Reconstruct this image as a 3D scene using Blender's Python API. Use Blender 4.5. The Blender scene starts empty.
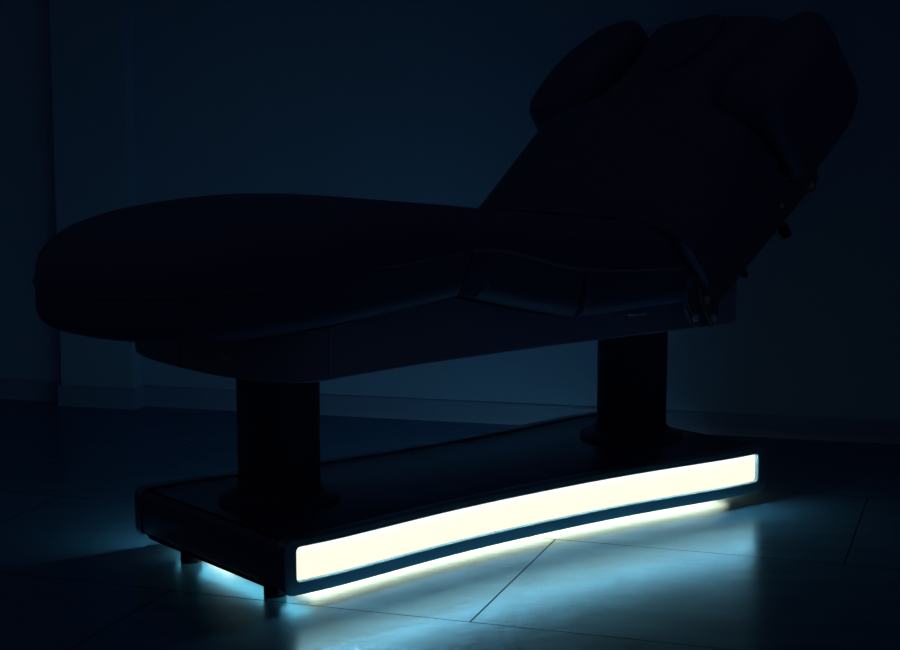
import bpy, math, random
from mathutils import Vector, Matrix
random.seed(4)
S = 0.8                       # metres per modelling unit
scn = bpy.context.scene
col = scn.collection
PI = math.pi

# ------------------------------------------------------------ materials
def mat(name, rgb, rough=0.5, metal=0.0, coat=0.0, bump=0.0, bscale=200.0, vary=0.0, spec=0.5):
    m = bpy.data.materials.new(name); m.use_nodes = True
    nt = m.node_tree; b = nt.nodes['Principled BSDF']
    b.inputs['Base Color'].default_value = (*rgb, 1)
    b.inputs['Roughness'].default_value = rough
    b.inputs['Metallic'].default_value = metal
    b.inputs['Coat Weight'].default_value = coat
    b.inputs['Specular IOR Level'].default_value = spec
    tc = nt.nodes.new('ShaderNodeTexCoord')
    if vary:
        n = nt.nodes.new('ShaderNodeTexNoise'); n.inputs['Scale'].default_value = 6; n.inputs['Detail'].default_value = 4
        nt.links.new(tc.outputs['Object'], n.inputs['Vector'])
        r = nt.nodes.new('ShaderNodeMix'); r.data_type = 'RGBA'
        r.inputs['A'].default_value = (*[c * (1 - vary) for c in rgb], 1)
        r.inputs['B'].default_value = (*[c * (1 + vary) for c in rgb], 1)
        nt.links.new(n.outputs['Fac'], r.inputs['Factor']); nt.links.new(r.outputs['Result'], b.inputs['Base Color'])
    if bump:
        n = nt.nodes.new('ShaderNodeTexNoise'); n.inputs['Scale'].default_value = bscale; n.inputs['Detail'].default_value = 5
        nt.links.new(tc.outputs['Object'], n.inputs['Vector'])
        bp = nt.nodes.new('ShaderNodeBump'); bp.inputs['Strength'].default_value = bump; bp.inputs['Distance'].default_value = .002
        nt.links.new(n.outputs['Fac'], bp.inputs['Height']); nt.links.new(bp.outputs['Normal'], b.inputs['Normal'])
    return m

def glow(name, rgb, e):
    m = bpy.data.materials.new(name); m.use_nodes = True
    nt = m.node_tree; b = nt.nodes['Principled BSDF']
    b.inputs['Base Color'].default_value = (.02, .02, .02, 1)
    b.inputs['Roughness'].default_value = .6
    b.inputs['Emission Color'].default_value = (*rgb, 1)
    b.inputs['Emission Strength'].default_value = e
    return m

M_leather = mat('navy_leather', (.075, .105, .24), .55, bump=.15, bscale=260, vary=.15, spec=.3)
M_leather_side = M_leather
M_piping = mat('piping_leather', (.12, .22, .32), .35)
M_base = mat('dark_satin_lacquer', (.06, .07, .17), .26, bump=.03, bscale=500)
M_frame = mat('slate_trim', (.20, .35, .43), .33, metal=.6, bump=.04, bscale=500)
M_under = mat('underframe_laminate', (.19, .24, .40), .5, vary=.1)
M_column = mat('column_sleeve', (.055, .06, .13), .45, spec=.3)
M_rubber = mat('black_rubber', (.004, .004, .005), .8, spec=.2)
M_steel = mat('brushed_steel', (.42, .55, .62), .4, metal=.3, bump=.05, bscale=400)
M_darksteel = mat('dark_painted_steel', (.08, .11, .21), .45)
M_cable = mat('grey_cable', (.10, .16, .22), .5)
M_panel = glow('cream_diffuser', (1.0, .97, .72), 1.12)
M_backpanel = glow('blue_white_back_diffuser', (.50, .86, 1.0), 1.9)  # unseen side, made bluer and brighter than the front to light the wall
M_strip = glow('teal_added_glow', (.46, .92, 1.0), 38)  # added emitter that turns the floor glow teal
M_under_led = glow('warm_under_led', (1.0, .66, .36), 11)
M_end_glow = glow('teal_end_glow', (.38, .95, .95), 2.6)  # added emitter for the floor beside the foot end

def floor_material():
    m = bpy.data.materials.new('tiled_floor'); m.use_nodes = True
    nt = m.node_tree; L = nt.links.new; nt.nodes.clear()
    out = nt.nodes.new('ShaderNodeOutputMaterial')
    tc = nt.nodes.new('ShaderNodeTexCoord')
    mp = nt.nodes.new('ShaderNodeMapping'); mp.vector_type = 'TEXTURE'
    mp.inputs['Location'].default_value = ((.044+.745*math.cos(math.radians(18.6))) * S, (3.541-.745*math.sin(math.radians(18.6))) * S, 0)
    mp.inputs['Rotation'].default_value = (0, 0, math.radians(-18.6))
    L(tc.outputs['Object'], mp.inputs['Vector'])
    br = nt.nodes.new('ShaderNodeTexBrick')
    br.offset = .5; br.offset_frequency = 2; br.squash = 1
    br.inputs['Scale'].default_value = 1
    br.inputs['Brick Width'].default_value = 1.49 * S
    br.inputs['Row Height'].default_value = .735 * S
    br.inputs['Mortar Size'].default_value = .0026 * S
    br.inputs['Mortar Smooth'].default_value = .3
    br.inputs['Bias'].default_value = 0
    br.inputs['Color1'].default_value = (.06, .17, .28, 1)
    br.inputs['Color2'].default_value = (.055, .16, .265, 1)
    br.inputs['Mortar'].default_value = (.012, .02, .03, 1)
    L(mp.outputs['Vector'], br.inputs['Vector'])
    n = nt.nodes.new('ShaderNodeTexNoise'); n.inputs['Scale'].default_value = 5; n.inputs['Detail'].default_value = 8; n.inputs['Roughness'].default_value = .65
    mp2 = nt.nodes.new('ShaderNodeMapping'); mp2.inputs['Scale'].default_value = (1, 3.2, 1); mp2.inputs['Rotation'].default_value = (0, 0, .32)
    L(tc.outputs['Object'], mp2.inputs['Vector']); L(mp2.outputs['Vector'], n.inputs['Vector'])
    rm = nt.nodes.new('ShaderNodeMapRange'); rm.inputs['From Min'].default_value = .3; rm.inputs['From Max'].default_value = .7
    rm.inputs['To Min'].default_value = .86; rm.inputs['To Max'].default_value = 1.12
    L(n.outputs['Fac'], rm.inputs['Value'])
    mul = nt.nodes.new('ShaderNodeVectorMath'); mul.operation = 'SCALE'
    L(br.outputs['Color'], mul.inputs[0]); L(rm.outputs['Result'], mul.inputs['Scale'])
    d = nt.nodes.new('ShaderNodeBsdfDiffuse'); L(mul.outputs['Vector'], d.inputs['Color'])
    g = nt.nodes.new('ShaderNodeBsdfGlossy'); g.inputs['Color'].default_value = (.32, .60, .82, 1)
    rr = nt.nodes.new('ShaderNodeMapRange'); rr.inputs['From Min'].default_value = .3; rr.inputs['From Max'].default_value = .7
    rr.inputs['To Min'].default_value = .21; rr.inputs['To Max'].default_value = .25
    L(n.outputs['Fac'], rr.inputs['Value']); L(rr.outputs['Result'], g.inputs['Roughness'])
    bp = nt.nodes.new('ShaderNodeBump'); bp.inputs['Strength'].default_value = .035; bp.inputs['Distance'].default_value = .015
    n2 = nt.nodes.new('ShaderNodeTexNoise'); n2.inputs['Scale'].default_value = 26; n2.inputs['Detail'].default_value = 6
    L(mp2.outputs['Vector'], n2.inputs['Vector']); L(n2.outputs['Fac'], bp.inputs['Height'])
    L(bp.outputs['Normal'], d.inputs['Normal']); L(bp.outputs['Normal'], g.inputs['Normal'])
    lw = nt.nodes.new('ShaderNodeLayerWeight'); lw.inputs['Blend'].default_value = .35
    f = nt.nodes.new('ShaderNodeMapRange'); f.inputs['To Min'].default_value = .08; f.inputs['To Max'].default_value = .62
    L(lw.outputs['Facing'], f.inputs['Value'])
    inv = nt.nodes.new('ShaderNodeMath'); inv.operation = 'SUBTRACT'; inv.inputs[0].default_value = 1
    L(br.outputs['Fac'], inv.inputs[1])
    ff = nt.nodes.new('ShaderNodeMath'); ff.operation = 'MULTIPLY'
    L(f.outputs['Result'], ff.inputs[0]); L(inv.outputs['Value'], ff.inputs[1])
    mx = nt.nodes.new('ShaderNodeMixShader')
    L(ff.outputs['Value'], mx.inputs['Fac']); L(d.outputs['BSDF'], mx.inputs[1]); L(g.outputs['BSDF'], mx.inputs[2])
    L(mx.outputs['Shader'], out.inputs['Surface'])
    return m
M_floor = floor_material()
M_wall = mat('blue_painted_wall', (.17, .37, .62), .85, bump=.25, bscale=120, vary=.05, spec=.15)
M_skirt = mat('blue_skirting', (.12, .26, .48), .6, vary=.04, spec=.3)

# ------------------------------------------------------------ mesh helpers
def link(name, verts, faces, material, parent=None, smooth=True, auto=35):
    me = bpy.data.meshes.new(name)
    me.from_pydata([tuple(c * S for c in v) for v in verts], [], faces)
    me.validate(); me.materials.append(material)
    o = bpy.data.objects.new(name, me); col.objects.link(o)
    import bmesh
    bm = bmesh.new(); bm.from_mesh(me)
    bmesh.ops.remove_doubles(bm, verts=bm.verts, dist=1e-5)
    bmesh.ops.recalc_face_normals(bm, faces=bm.faces)
    if smooth:
        for f in bm.faces: f.smooth = True
        for e in bm.edges:
            if len(e.link_faces) == 2 and e.calc_face_angle(0) > math.radians(auto): e.smooth = False
    bm.to_mesh(me); bm.free()
    if parent: o.parent = parent
    return o

def loft(rings, cap=True):
    """rings of equal length -> verts, faces"""
    n = len(rings[0]); V = [p for r in rings for p in r]; F = []
    for i in range(len(rings) - 1):
        for j in range(n):
            k = (j + 1) % n
            F.append((i*n + j, i*n + k, (i+1)*n + k, (i+1)*n + j))
    if cap:
        F.append(tuple(range(n))[::-1]); F.append(tuple((len(rings)-1)*n + j for j in range(n)))
    return V, F

def join(*parts):
    V, F = [], []
    for v, f in parts:
        o = len(V); V += list(v); F += [tuple(i + o for i in q) for q in f]
    return V, F

def lathe(profile, centre=(0,0,0), axis=(0,0,1), n=40):
    a = Vector(axis).normalized(); q = Vector((0,0,1)).rotation_difference(a); c = Vector(centre)
    rings = [[tuple(c + q @ Vector((r*math.cos(2*PI*j/n), r*math.sin(2*PI*j/n), z))) for j in range(n)] for r, z in profile]
    return loft(rings)

def tube(pts, r, n=10):
    pts = [Vector(p) for p in pts]; rings = []
    for i, p in enumerate(pts):
        t = (pts[min(i+1, len(pts)-1)] - pts[max(i-1, 0)]).normalized()
        up = Vector((0,0,1)) if abs(t.z) < .9 else Vector((0,1,0))
        a = t.cross(up).normalized(); b = t.cross(a).normalized()
        rings.append([tuple(p + a*r*math.cos(2*PI*j/n) + b*r*math.sin(2*PI*j/n)) for j in range(n)])
    return loft(rings)

def smoothpath(pts, k=8):
    out = []; P = [Vector(p) for p in pts]
    for i in range(len(P)-1):
        p0, p1, p2, p3 = P[max(i-1,0)], P[i], P[i+1], P[min(i+2,len(P)-1)]
        for j in range(k):
            t = j/k
            out.append(.5*((2*p1) + (p2-p0)*t + (2*p0-5*p1+4*p2-p3)*t*t + (3*p1-p0-3*p2+p3)*t**3))
    out.append(P[-1]); return out

def interp(tab, x):
    if x <= tab[0][0]: return tab[0][1]
    if x >= tab[-1][0]: return tab[-1][1]
    for i in range(len(tab)-1):
        x0, y0 = tab[i]; x1, y1 = tab[i+1]
        if x <= x1:
            t = (x-x0)/(x1-x0)
            # monotone-ish cubic with finite-difference tangents
            xm, ym = tab[max(i-1,0)]; xp, yp = tab[min(i+2,len(tab)-1)]
            m0 = (y1-ym)/(x1-xm); m1 = (yp-y0)/(xp-x0); h = x1-x0
            return (2*t**3-3*t*t+1)*y0 + (t**3-2*t*t+t)*h*m0 + (-2*t**3+3*t*t)*y1 + (t**3-t*t)*h*m1

# ------------------------------------------------------------ room
def box(x0, x1, y0, y1, z0, z1):
    V = [(x,y,z) for z in (z0,z1) for y in (y0,y1) for x in (x0,x1)]
    return V, [(0,2,3,1),(4,5,7,6),(0,1,5,4),(2,6,7,3),(0,4,6,2),(1,3,7,5)]
def struct(name, geo, m):
    o = link(name, *geo, m, smooth=False); o['kind'] = 'structure'; return o
struct('floor', box(-7, 7, -2, 9, -.08, 0), M_floor)
WA = math.radians(-14.6)                       # wall direction
W0 = Vector((-1.17, 6.165, 0)); we = Vector((math.cos(WA), math.sin(WA), 0)); wn = Vector((math.sin(WA), -math.cos(WA), 0))
def wallbox(s0, s1, d0, d1, z0, z1):           # s along the wall, d out from it towards the room
    V, F = box(s0, s1, d0, d1, z0, z1)
    return [tuple(W0 + we*x + wn*y + Vector((0,0,z))) for x, y, z in V], F
def skirting(s0, s1, d0, d1, h=.078):          # board with an eased top edge
    prof = [(d0, 0), (d1, 0), (d1, h-.008), (d1-.003, h-.002), (d1-.008, h), (d0, h)]
    rings = [[tuple(W0 + we*s + wn*d + Vector((0,0,z))) for d, z in prof] for s in (s0, s1)]
    return loft(rings)
PP = .075                                      # pillar projection
struct('wall_back', wallbox(-5, 6, -.15, 0, 0, 3.2), M_wall)
struct('trim_1', wallbox(-.295, .0, 0, PP, 0, 3.2), M_wall)
struct('baseboard_left', skirting(-5, -.306, 0, .014), M_skirt)
struct('baseboard_back', skirting(.012, 6, 0, .014), M_skirt)
struct('baseboard_pillar', join(skirting(-.306, .012, PP, PP+.012),
        wallbox(0, .012, 0, PP, 0, .075), wallbox(-.306, -.295, 0, PP, 0, .075)), M_skirt)

# ------------------------------------------------------------ the treatment table
YAW = math.radians(39.1)
root = bpy.data.objects.new('massage_table', None); col.objects.link(root)
root.location = Vector((.0505, 4.396, 0)) * S
root.rotation_euler = (0, 0, YAW); root.empty_display_size = .2
root['label'] = 'dark padded massage table with raised back on a glowing pedestal base'
root['category'] = 'massage table'

HL = .828
def vf(u): return interp([(0, .304), (.15, .306), (.30, .313), (.42, .323), (.55, .337), (.66, .348), (.72, .351), (.78, .351), (.85, .351)], abs(u))   # half depth of the waisted plan

# base body: waisted plan, rounded edges
def base_outline(inset, fr, u0, u1, r0, r1):
    """closed plan loop; fr = setback of the long sides behind the light frames"""
    pts = []
    def side(sgn, rev):
        us = [u0 + r0 + (u1-r1-u0-r0)*i/40 for i in range(41)]
        l = [(u, sgn*(vf(u) - fr - inset)) for u in us]
        return l[::-1] if rev else l
    pts += side(-1, False)
    def corner(cu, cv, r, a0):
        return [(cu + (r-inset)*math.cos(a0 + PI/2*i/6), cv + (r-inset)*math.sin(a0 + PI/2*i/6)) for i in range(1, 7)]
    v1 = vf(u1) - fr
    if r1: pts += corner(u1-r1, -v1+r1, r1, -PI/2) + corner(u1-r1, v1-r1, r1, 0)
    else: pts += [(u1, -v1+inset), (u1, v1-inset)]
    pts += side(1, True)
    v0 = vf(u0) - fr
    if r0: pts += corner(u0+r0, v0-r0, r0, PI/2) + corner(u0+r0, -v0+r0, r0, PI)
    else: pts += [(u0, v0-inset), (u0, -v0+inset)]
    return pts
SEAM = -.02
def base_half(u0, u1, r0, r1):
    lev = [(.030, .036), (.020, .037), (.004, .052), (0, .060), (0, .145), (.003, .154), (.009, .160), (.018, .163)]
    return loft([[(u, v, z) for u, v in base_outline(i, .034, u0, u1, r0, r1)] for i, z in lev])
b1 = link('base_shell', *base_half(-HL, SEAM-.0018, .010, 0), M_base, root)
b2 = link('base_shell', *base_half(SEAM+.0018, HL, 0, .010), M_base, root)
sc = link('cover_screw', *lathe([(.006, 0), (.006, .002), (.003, .0035), (.0005, .004)], (SEAM+.004, .236, .1625)), M_steel, root)

# illuminated frames on both long sides
def rrect(u0, u1, z0, z1, r, n=48):
    L = []
    def arc(cu, cz, a0): return [(cu + r*math.cos(a0+PI/2*i/6), cz + r*math.sin(a0+PI/2*i/6)) for i in range(7)]
    L += [(u0+r + (u1-u0-2*r)*i/n, z0) for i in range(1, n)]
    L += arc(u1-r, z0+r, -PI/2)
    L += arc(u1-r, z1-r, 0)
    L += [(u1-r - (u1-u0-2*r)*i/n, z1) for i in range(1, n)]
    L += arc(u0+r, z1-r, PI/2)
    L += arc(u0+r, z0+r, PI)
    return L
IU0, IU1, IZ0, IZ1 = -.796, .787, .067, .147
def frame_geo(sg):
    def ring(u0, u1, z0, z1, r, d): return [(u, sg*(vf(u) - d), z) for u, z in rrect(u0, u1, z0, z1, r)]
    a, h = HL+.002, .166
    rings = [ring(-a, a, .034, h, .028, .036), ring(-a, a, .034, h, .028, .006), ring(-a+.002, a-.002, .036, h-.002, .026, .002),
             ring(-a+.006, a-.006, .040, h-.006, .024, 0),
             ring(IU0-.002, IU1+.002, IZ0-.002, IZ1+.002, .012, 0), ring(IU0, IU1, IZ0, IZ1, .010, .002),
             ring(IU0, IU1, IZ0, IZ1, .010, .036)]
    rings.append(rings[0])
    return loft(rings, cap=False)
def ribbon(sg, u0, u1, d0, d1, z0, z1, n=60):   # thin curved bar following the side
    rings = []
    for i in range(n+1):
        u = u0 + (u1-u0)*i/n
        rings.append([(u, sg*(vf(u)-d), z) for d, z in ((d0,z0),(d1,z0),(d1,z1),(d0,z1))])
    return loft(rings)
for sg in (-1, 1):
    fr = link('light_frame', *frame_geo(sg), M_frame, root)
    fr.data.materials.append(M_base)
    for f_ in fr.data.polygons:
        if abs(f_.normal.x) > .8 and abs(f_.center.x) > (HL-.01)*S: f_.material_index = 1  # same trim on the ends, shade put into the colour with dark lacquer
    p = link('light_panel', *ribbon(sg, IU0-.004, IU1+.004, .012, .018, IZ0-.004, IZ1+.004), M_panel if sg < 0 else M_backpanel, fr)
    p['label'] = 'glowing cream light panel' if sg < 0 else 'glowing light panel on the wall side'
    link('added_glow_strip', *ribbon(sg, IU0+.01, IU1-.01, .003, .0115, IZ1-.00015, IZ1+.0008), M_strip, fr)  # added out of sight in the upper reveal to throw teal on the floor
    link('underglow_led', *ribbon(sg, -.66 if sg < 0 else -.70, .815, .13, .25, .0352, .0365), M_under_led, fr)

link('added_end_glow', *box(-.765, -.705, -.29, .26, .0352, .0365), M_end_glow, b1)  # unseen emitter added to brighten the floor under the foot end
for u, v in ((-.768, -.215), (-.775, .158), (.79, -.10), (.77, .21)):
    link('leveling_foot', *lathe([(.024, 0), (.027, .002), (.027, .026), (.024, .029), (.012, .03), (.012, .04)], (u, v, 0)), M_rubber, root)

# lifting columns
for u in (-.612, .626):
    prof = [(.101, .16), (.101, .530)]
    prof = [(.102, .162), (.102, .36), (.1025, .361), (.1025, .528)]
    c = link('lifting_column', *lathe(prof, (u, 0, 0), n=64), M_column, root)
    link('flange', *lathe([(.150, .1625), (.151, .166), (.150, .172), (.143, .178), (.118, .182), (.112, .186), (.110, .196), (.1015, .199)], (u, 0, 0), n=64), M_column, c)

# ------------------------------------------------------------ upholstery profiles
BOT = [(-1.26, .628), (-1.05, .629), (-.9, .636), (-.6, .660), (-.37, .684), (-.33, .684), (-.25, .667), (0, .613), (.08, .606), (.25, .610), (.50, .616)]
SEA = [(-1.26, .722), (-.9, .748), (-.6, .775), (-.42, .790), (-.31, .797), (-.2, .785), (-.034, .743), (.10, .724), (.25, .716), (.42, .711), (.55, .713)]
TOP = [(-1.26, .845), (-1.13, .850), (-1.02, .868), (-.9, .886), (-.76, .902), (-.6, .912), (-.44, .909), (-.28, .896), (-.09, .874), (.10, .850), (.3, .835), (.5, .83)]
HB = .412
def half_shape(n):
    """column parameters -1..1, dense at the edges"""
    return [math.sin(PI/2*(-1 + 2*j/n)) for j in range(n+1)]
def pad(stations, place, hb, cap_u=None, cap_len=None, nexp=2.3, cols=34, bot_r=.06):
    """two sheets and a side band. place(s, v, kind, rho) -> point"""
    cs = half_shape(cols); T, B = [], []
    S0 = []
    for s in stations:
        e = 0
        if cap_u is not None:
            d = (cap_u[0]-s) if cap_u[1] < 0 else (s-cap_u[0])
            e = min(1, max(0, d/cap_len))
        w = max(0, 1-e**nexp)**(1/nexp)
        b = hb(s)
        rt, rb = [], []
        for c in cs:
            v = c*w*b; rho = min(1, (e**nexp + abs(c*w)**nexp)**(1/nexp))
            rt.append(place(s, v, 'top', rho)); rb.append(place(s, v, 'bot', rho))
        T.append(rt); B.append(rb)
    n = cols+1; m = len(stations); V = [p for r in T for p in r] + [p for r in B for p in r]; F = []
    o = n*m
    for i in range(m-1):
        for j in range(n-1):
            F.append((i*n+j, i*n+j+1, (i+1)*n+j+1, (i+1)*n+j)); F.append((o+i*n+j, o+(i+1)*n+j, o+(i+1)*n+j+1, o+i*n+j+1))
        for j in (0, n-1):
            F.append((i*n+j, (i+1)*n+j, o+(i+1)*n+j, o+i*n+j))
    for i in (0, m-1):
        for j in range(n-1):
            F.append((i*n+j, i*n+j+1, o+i*n+j+1, o+i*n+j))
    return V, F
def stations(a, b, n, cap=None, cap_len=0):
    if cap is None: return [a + (b-a)*i/n for i in range(n+1)]
    if cap < 0:   # dense near a
        k = 18; mid = a+cap_len
        return [mid - cap_len*math.sin(PI/2*(k-i)/k) for i in range(k)] + [mid + (b-mid)*i/n for i in range(n+1)]
    k = 18; mid = b-cap_len
    return [a + (mid-a)*i/n for i in range(n+1)] + [mid + cap_len*math.sin(PI/2*i/k) for i in range(1, k+1)]

def bed_place(sl0, sl1, u0, u1):
    """slanted ends below the seam: sl = shift of the bottom edge at each end"""
    def f(s, v, kind, rho):
        t = (s-u0)/(u1-u0); sh = sl0*max(0, 1-t*8) + sl1*max(0, 1-(1-t)*8)
        if kind == 'top':
            r = max(0, 1-rho**8)**.38
            z = interp(SEA, s) + (interp(TOP, s)-interp(SEA, s))*r
            k = 1 + .012*math.sin(min(1, (1-rho)*9)*PI)      # slight overhang of the pillow top
            return (s, v*k, z)
        e = max(0, (rho-.90)/.10)
        z = interp(BOT, s) + .045*(1-math.sqrt(max(0, 1-e*e)))
        return (s+sh, v, z)
    return f
CL = .44
g = pad(stations(-1.19, -.33, 26, -1, CL), bed_place(0, -.034, -1.19, -.33), lambda s: HB, (-1.19+CL, -1), CL)
leg = link('leg_cushion', *g, M_leather, root, auto=50)
g = pad(stations(-.33, .035, 16), bed_place(.034, -.018, -.33, .035), lambda s: HB)
thigh = link('thigh_cushion', *g, M_leather, root, auto=50)
g = pad(stations(.035, .47, 16), bed_place(.006, 0, .035, .47), lambda s: HB - .02*max(0, (s-.38)/.1)**2)
seat = link('seat_cushion', *g, M_leather, root, auto=50)

def seam_pts(u0, u1, sg, n=40, dv=.002, dz=0):
    return [(u0+(u1-u0)*i/n, sg*(HB+dv), interp(SEA, u0+(u1-u0)*i/n)+dz) for i in range(n+1)]
cap = []
for i in range(61):
    a = PI/2*(1-i/30)     # +90 .. -90 : around the foot
    w = (abs(math.sin(a))**(2/2.3))*math.copysign(1, math.sin(a)); e = abs(math.cos(a))**(2/2.3)
    u = -1.19+CL - CL*e
    cap.append((u-.001, w*(HB+.002), interp(SEA, u)))
leg_line = list(reversed(seam_pts(-.75, -.33, 1, 24))) + cap[1:-1] + seam_pts(-.75, -.33, -1, 24)
link('piping', *tube(leg_line, .0042), M_leather, leg)
for sg in (-1, 1):
    link('piping', *tube(seam_pts(-.33, .035, sg), .0045), M_piping, thigh)
    link('piping', *tube(seam_pts(.035, .40, sg, dz=0), .004), M_piping, seat)

# padded folds of cover leather at the joints
def blob(c, r, tilt=0, n=20, m=12, power=1.0):
    V = []; q = Matrix.Rotation(tilt, 3, 'Y'); rings = []
    for i in range(1, m):
        th = PI*i/m
        rings.append([tuple(Vector(c) + q @ Vector((r[0]*math.sin(th)*math.cos(2*PI*j/n), r[1]*math.sin(th)*math.sin(2*PI*j/n), -r[2]*math.cos(th)))) for j in range(n)])
    return loft(rings)
for sg in (-1, 1):
    link('cover_fold', *blob((-.296, sg*.407, .742), (.017, .020, .044), -.34), M_leather, thigh)
    link('cover_fold', *blob((.050, sg*.405, .668), (.013, .022, .048), .03), M_leather, seat)
    link('cover_fold', *blob((.430, sg*.404, .684), (.034, .022, .028), -.5), M_leather, seat)

# underframe: waisted skirt that reaches up to the cushions
def under_v(u):
    if u < -.725:
        e = min(1, (-.725-u)/.160); return .374*(1-e**2.6)**(1/2.6)
    return interp([(-.725, .374), (-.60, .352), (-.41, .328), (-.14, .312), (.18, .305), (.59, .305), (.80, .31)], u)
def under_half(u0, u1, n, cap=False):
    if cap: us = [-.725 - .160*math.sin(PI/2*(16-i)/16) for i in range(16)] + [-.725 + (u1+.725)*i/6 for i in range(7)]
    else: us = [u0+(u1-u0)*i/n for i in range(n+1)]
    rings = []
    for u in us:
        w = max(under_v(u), .0005); zt = min(interp(BOT, u) - .004, .70) if u < .44 else .645
        zb = .525
        rings.append([(u, -w+.004, zb), (u, -w, zb+.004), (u, -w, zt), (u, w, zt), (u, w, zb+.004), (u, w-.004, zb)])
    return loft(rings)
uf = link('underframe', *under_half(-.7185, .725, 60), M_under, root)
ue = link('underframe_end', *under_half(-.91, -.7215, 0, True), M_under, root)
# little latch on the rounded end
lu, lv = -.905, -.255
link('latch_lever', *tube([(-.885, -.208, .604), (-.897, -.213, .600), (-.897, -.213, .580), (-.885, -.208, .575)], .0055), M_steel, ue)
link('pull_ring', *tube([(.325+.03*math.cos(t*PI/8), -.308-.02*math.sin(t*PI/8), .585) for t in range(9)], .003), M_steel, uf)

# ------------------------------------------------------------ backrest in its own tilted frame (a along, v across, n out)
TH = math.radians(38); DD = Vector((math.cos(TH), 0, math.sin(TH))); NN = Vector((-math.sin(TH), 0, math.cos(TH)))
H0 = Vector((.415, 0, .66))
def B(a, v, n): p = H0 + DD*a + NN*n; return (p.x, v, p.z)
def back_b(s):
    return .045 + interp([(-.05, .405), (.30, .410), (.43, .408), (.462, .375), (.488, .30), (.52, .24), (.58, .215), (.70, .22), (.90, .285), (1.0, .30)], s)
def back_place(s, v, kind, rho):
    t = interp([(-.05, .082), (.4, .075), (.95, .08)], s); c = interp([(-.05, .19), (.1, .205), (.3, .232), (.5, .248), (.7, .25), (.95, .25)], s)
    if kind == 'top':
        r = max(0, 1-rho**5)**.5
        return B(s, v, t + (c-t)*r)
    e = max(0, (rho-.90)/.10)
    return B(s, v, -.034+.03*(1-math.sqrt(max(0, 1-e*e))))
g = pad(stations(.035, .935, 40, 1, .13), back_place, back_b, (.935-.13, 1), .13, nexp=3.6)
back = link('back_cushion', *g, M_leather, root, auto=50)
for sg in (-1, 1):
    link('piping', *tube([B(s, sg*(back_b(s)+.001), interp([(-.05, .082), (.4, .075)], s)) for s in [.04+i*.34/30 for i in range(31)]], .004), M_leather, back)
# breathing-hole plug
rings = []
for k, h in ((1.0, .215), (1.0, .254), (.97, .261), (.9, .265), (.7, .268), (.35, .27), (.02, .27)):
    rings.append([B(.745 + .135*k*math.cos(2*PI*j/40), .085*k*math.sin(2*PI*j/40)*(1+.15*math.cos(2*PI*j/40)), h) for j in range(40)])
link('face_hole_plug', *loft(rings), M_leather, back)
# side pads of the head end
leaf = [(.452, .445), (.460, .37), (.468, .30), (.498, .25), (.58, .235), (.70, .235), (.80, .25), (.875, .285), (.893, .32), (.882, .365), (.845, .41), (.77, .447), (.68, .468), (.58, .476), (.51, .478), (.465, .470)]
lf = smoothpath([(a, v, 0) for a, v in leaf + leaf[:1]], 4)[:-1]
ca, cv = .66, .355
for sg in (-1, 1):
    rings = []
    for k, h in ((.05, -.012), (.7, -.012), (.9, -.006), (.97, .006), (.995, .02), (1, .05), (1, .17), (.992, .215), (.97, .240), (.91, .256), (.78, .268), (.5, .276), (.25, .278), (.05, .279)):
        rings.append([B(ca + (p.x-ca)*k, sg*(cv + (p.y-cv)*k)+sg*.026, h*(1-.12*min(1, max(0, (.66-ca-(p.x-ca)*k)/.22))**1.5)-.012*(1-h/.28)) for p in lf])
    link('side_pad', *loft(rings), M_leather, root, auto=60)

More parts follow.
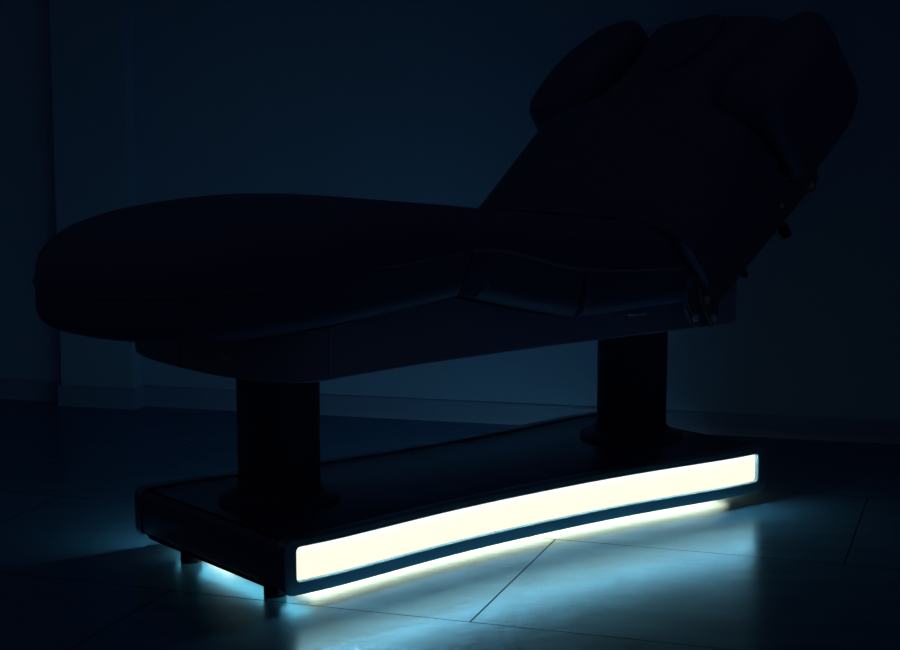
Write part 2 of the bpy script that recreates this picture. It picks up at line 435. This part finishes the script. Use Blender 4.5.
# steel carrier of the backrest
def abox(a0, a1, v0, v1, n0, n1):
    V, F = box(a0, a1, v0, v1, n0, n1); return [B(*p) for p in V], F
link('back_board', *abox(.04, .86, -.24, .24, -.052, -.030), M_under, root)
for sg in (-1, 1):
    v0, v1 = sorted((sg*.425, sg*.412))
    rl = link('back_rail', *abox(.04, .53, v0, v1, -.072, -.030), M_darksteel, root)
    w0, w1 = sorted((sg*.418, sg*.405))
    link('lower_rail', *abox(.05, .54, w0, w1, -.108, -.078), M_darksteel, root)
    for a, n in ((.399, -.058),):
        link('bolt', *lathe([(.009, 0), (.0085, .005), (.005, .008), (.0005, .009)], B(a, sg*.425, n), (0, sg, 0), 20), M_steel, rl)
    # hinge brackets at the seat and at the head joint
    out = [(.405, .655), (.44, .668), (.50, .665), (.53, .64), (.535, .59), (.52, .555), (.47, .548), (.43, .56), (.408, .60)]
    hb = link('hinge_bracket', *loft([[(u, sg*.400, z) for u, z in out], [(u, sg*.412, z) for u, z in out]]), M_darksteel, root, smooth=False)
    for u, z in ((.484, .62), (.512, .567), (.441, .575)):
        link('bolt', *lathe([(.0115, 0), (.011, .006), (.006, .010), (.0005, .011)], (u, sg*.412, z), (0, sg, 0), 20), M_steel, hb)
    link('guide_wire', *tube(smoothpath([(.410, sg*.418, .684), (.396, sg*.42, .653), (.410, sg*.42, .605), (.453, sg*.418, .563), (.458, sg*.405, .558)]), .0022), M_cable, hb)
    link('guide_wire', *tube(smoothpath([(.442, sg*.42, .675), (.446, sg*.422, .65), (.462, sg*.422, .60), (.50, sg*.42, .551), (.506, sg*.405, .546)]), .0026), M_cable, hb)
    out = [(.49, -.02), (.53, -.012), (.575, -.03), (.59, -.06), (.575, -.105), (.54, -.12), (.50, -.10)]
    hb = link('head_bracket', *loft([[B(a, sg*.408, n) for a, n in out], [B(a, sg*.420, n) for a, n in out]]), M_darksteel, root, smooth=False)
    for a, n in ((.551, -.055), (.535, -.100)):
        link('bolt', *lathe([(.0095, 0), (.009, .005), (.005, .008), (.0005, .009)], B(a, sg*.420, n), (0, sg, 0), 20), M_steel, hb)
    link('guide_wire', *tube(smoothpath([B(.52, sg*.428, -.025), B(.508, sg*.43, -.05), B(.505, sg*.43, -.08), B(.515, sg*.424, -.105)]), .002), M_cable, hb)
# knobs under the near rail
def knob(a, r, l, n0=-.104):
    prof = [(r*.5, 0), (r*.5, l*.3), (r, l*.32), (r, l*.9), (r*.85, l), (.001, l)]
    return lathe(prof, B(a, -.41, n0), tuple(-NN), 24)
link('clamp_knob', *knob(.384, .016, .050), M_rubber, root)
link('clamp_knob', *knob(.187, .009, .026), M_rubber, root)

# ------------------------------------------------------------ camera, world
f = 1648.0; pitch = math.atan(225/f)
cam = bpy.data.cameras.new('camera'); co = bpy.data.objects.new('camera', cam); col.objects.link(co)
co.location = (0, 0, 1.15*S); co.rotation_euler = (PI/2 - pitch, 0, 0)
cam.sensor_width = 36; cam.lens = 36*f/900; cam.clip_start = .05; cam.clip_end = 50
scn.camera = co
w = bpy.data.worlds.new('dark_room'); scn.world = w; w.use_nodes = True
w.node_tree.nodes['Background'].inputs[0].default_value = (.62, .68, 1, 1)
w.node_tree.nodes['Background'].inputs[1].default_value = .015
scn.view_settings.view_transform = 'Standard'; scn.view_settings.look = 'None'
scn.view_settings.exposure = 0; scn.view_settings.gamma = 1; scn.view_settings.use_curve_mapping = False
try:
    scn.cycles.max_bounces = 8; scn.cycles.sample_clamp_indirect = 4
except Exception: pass
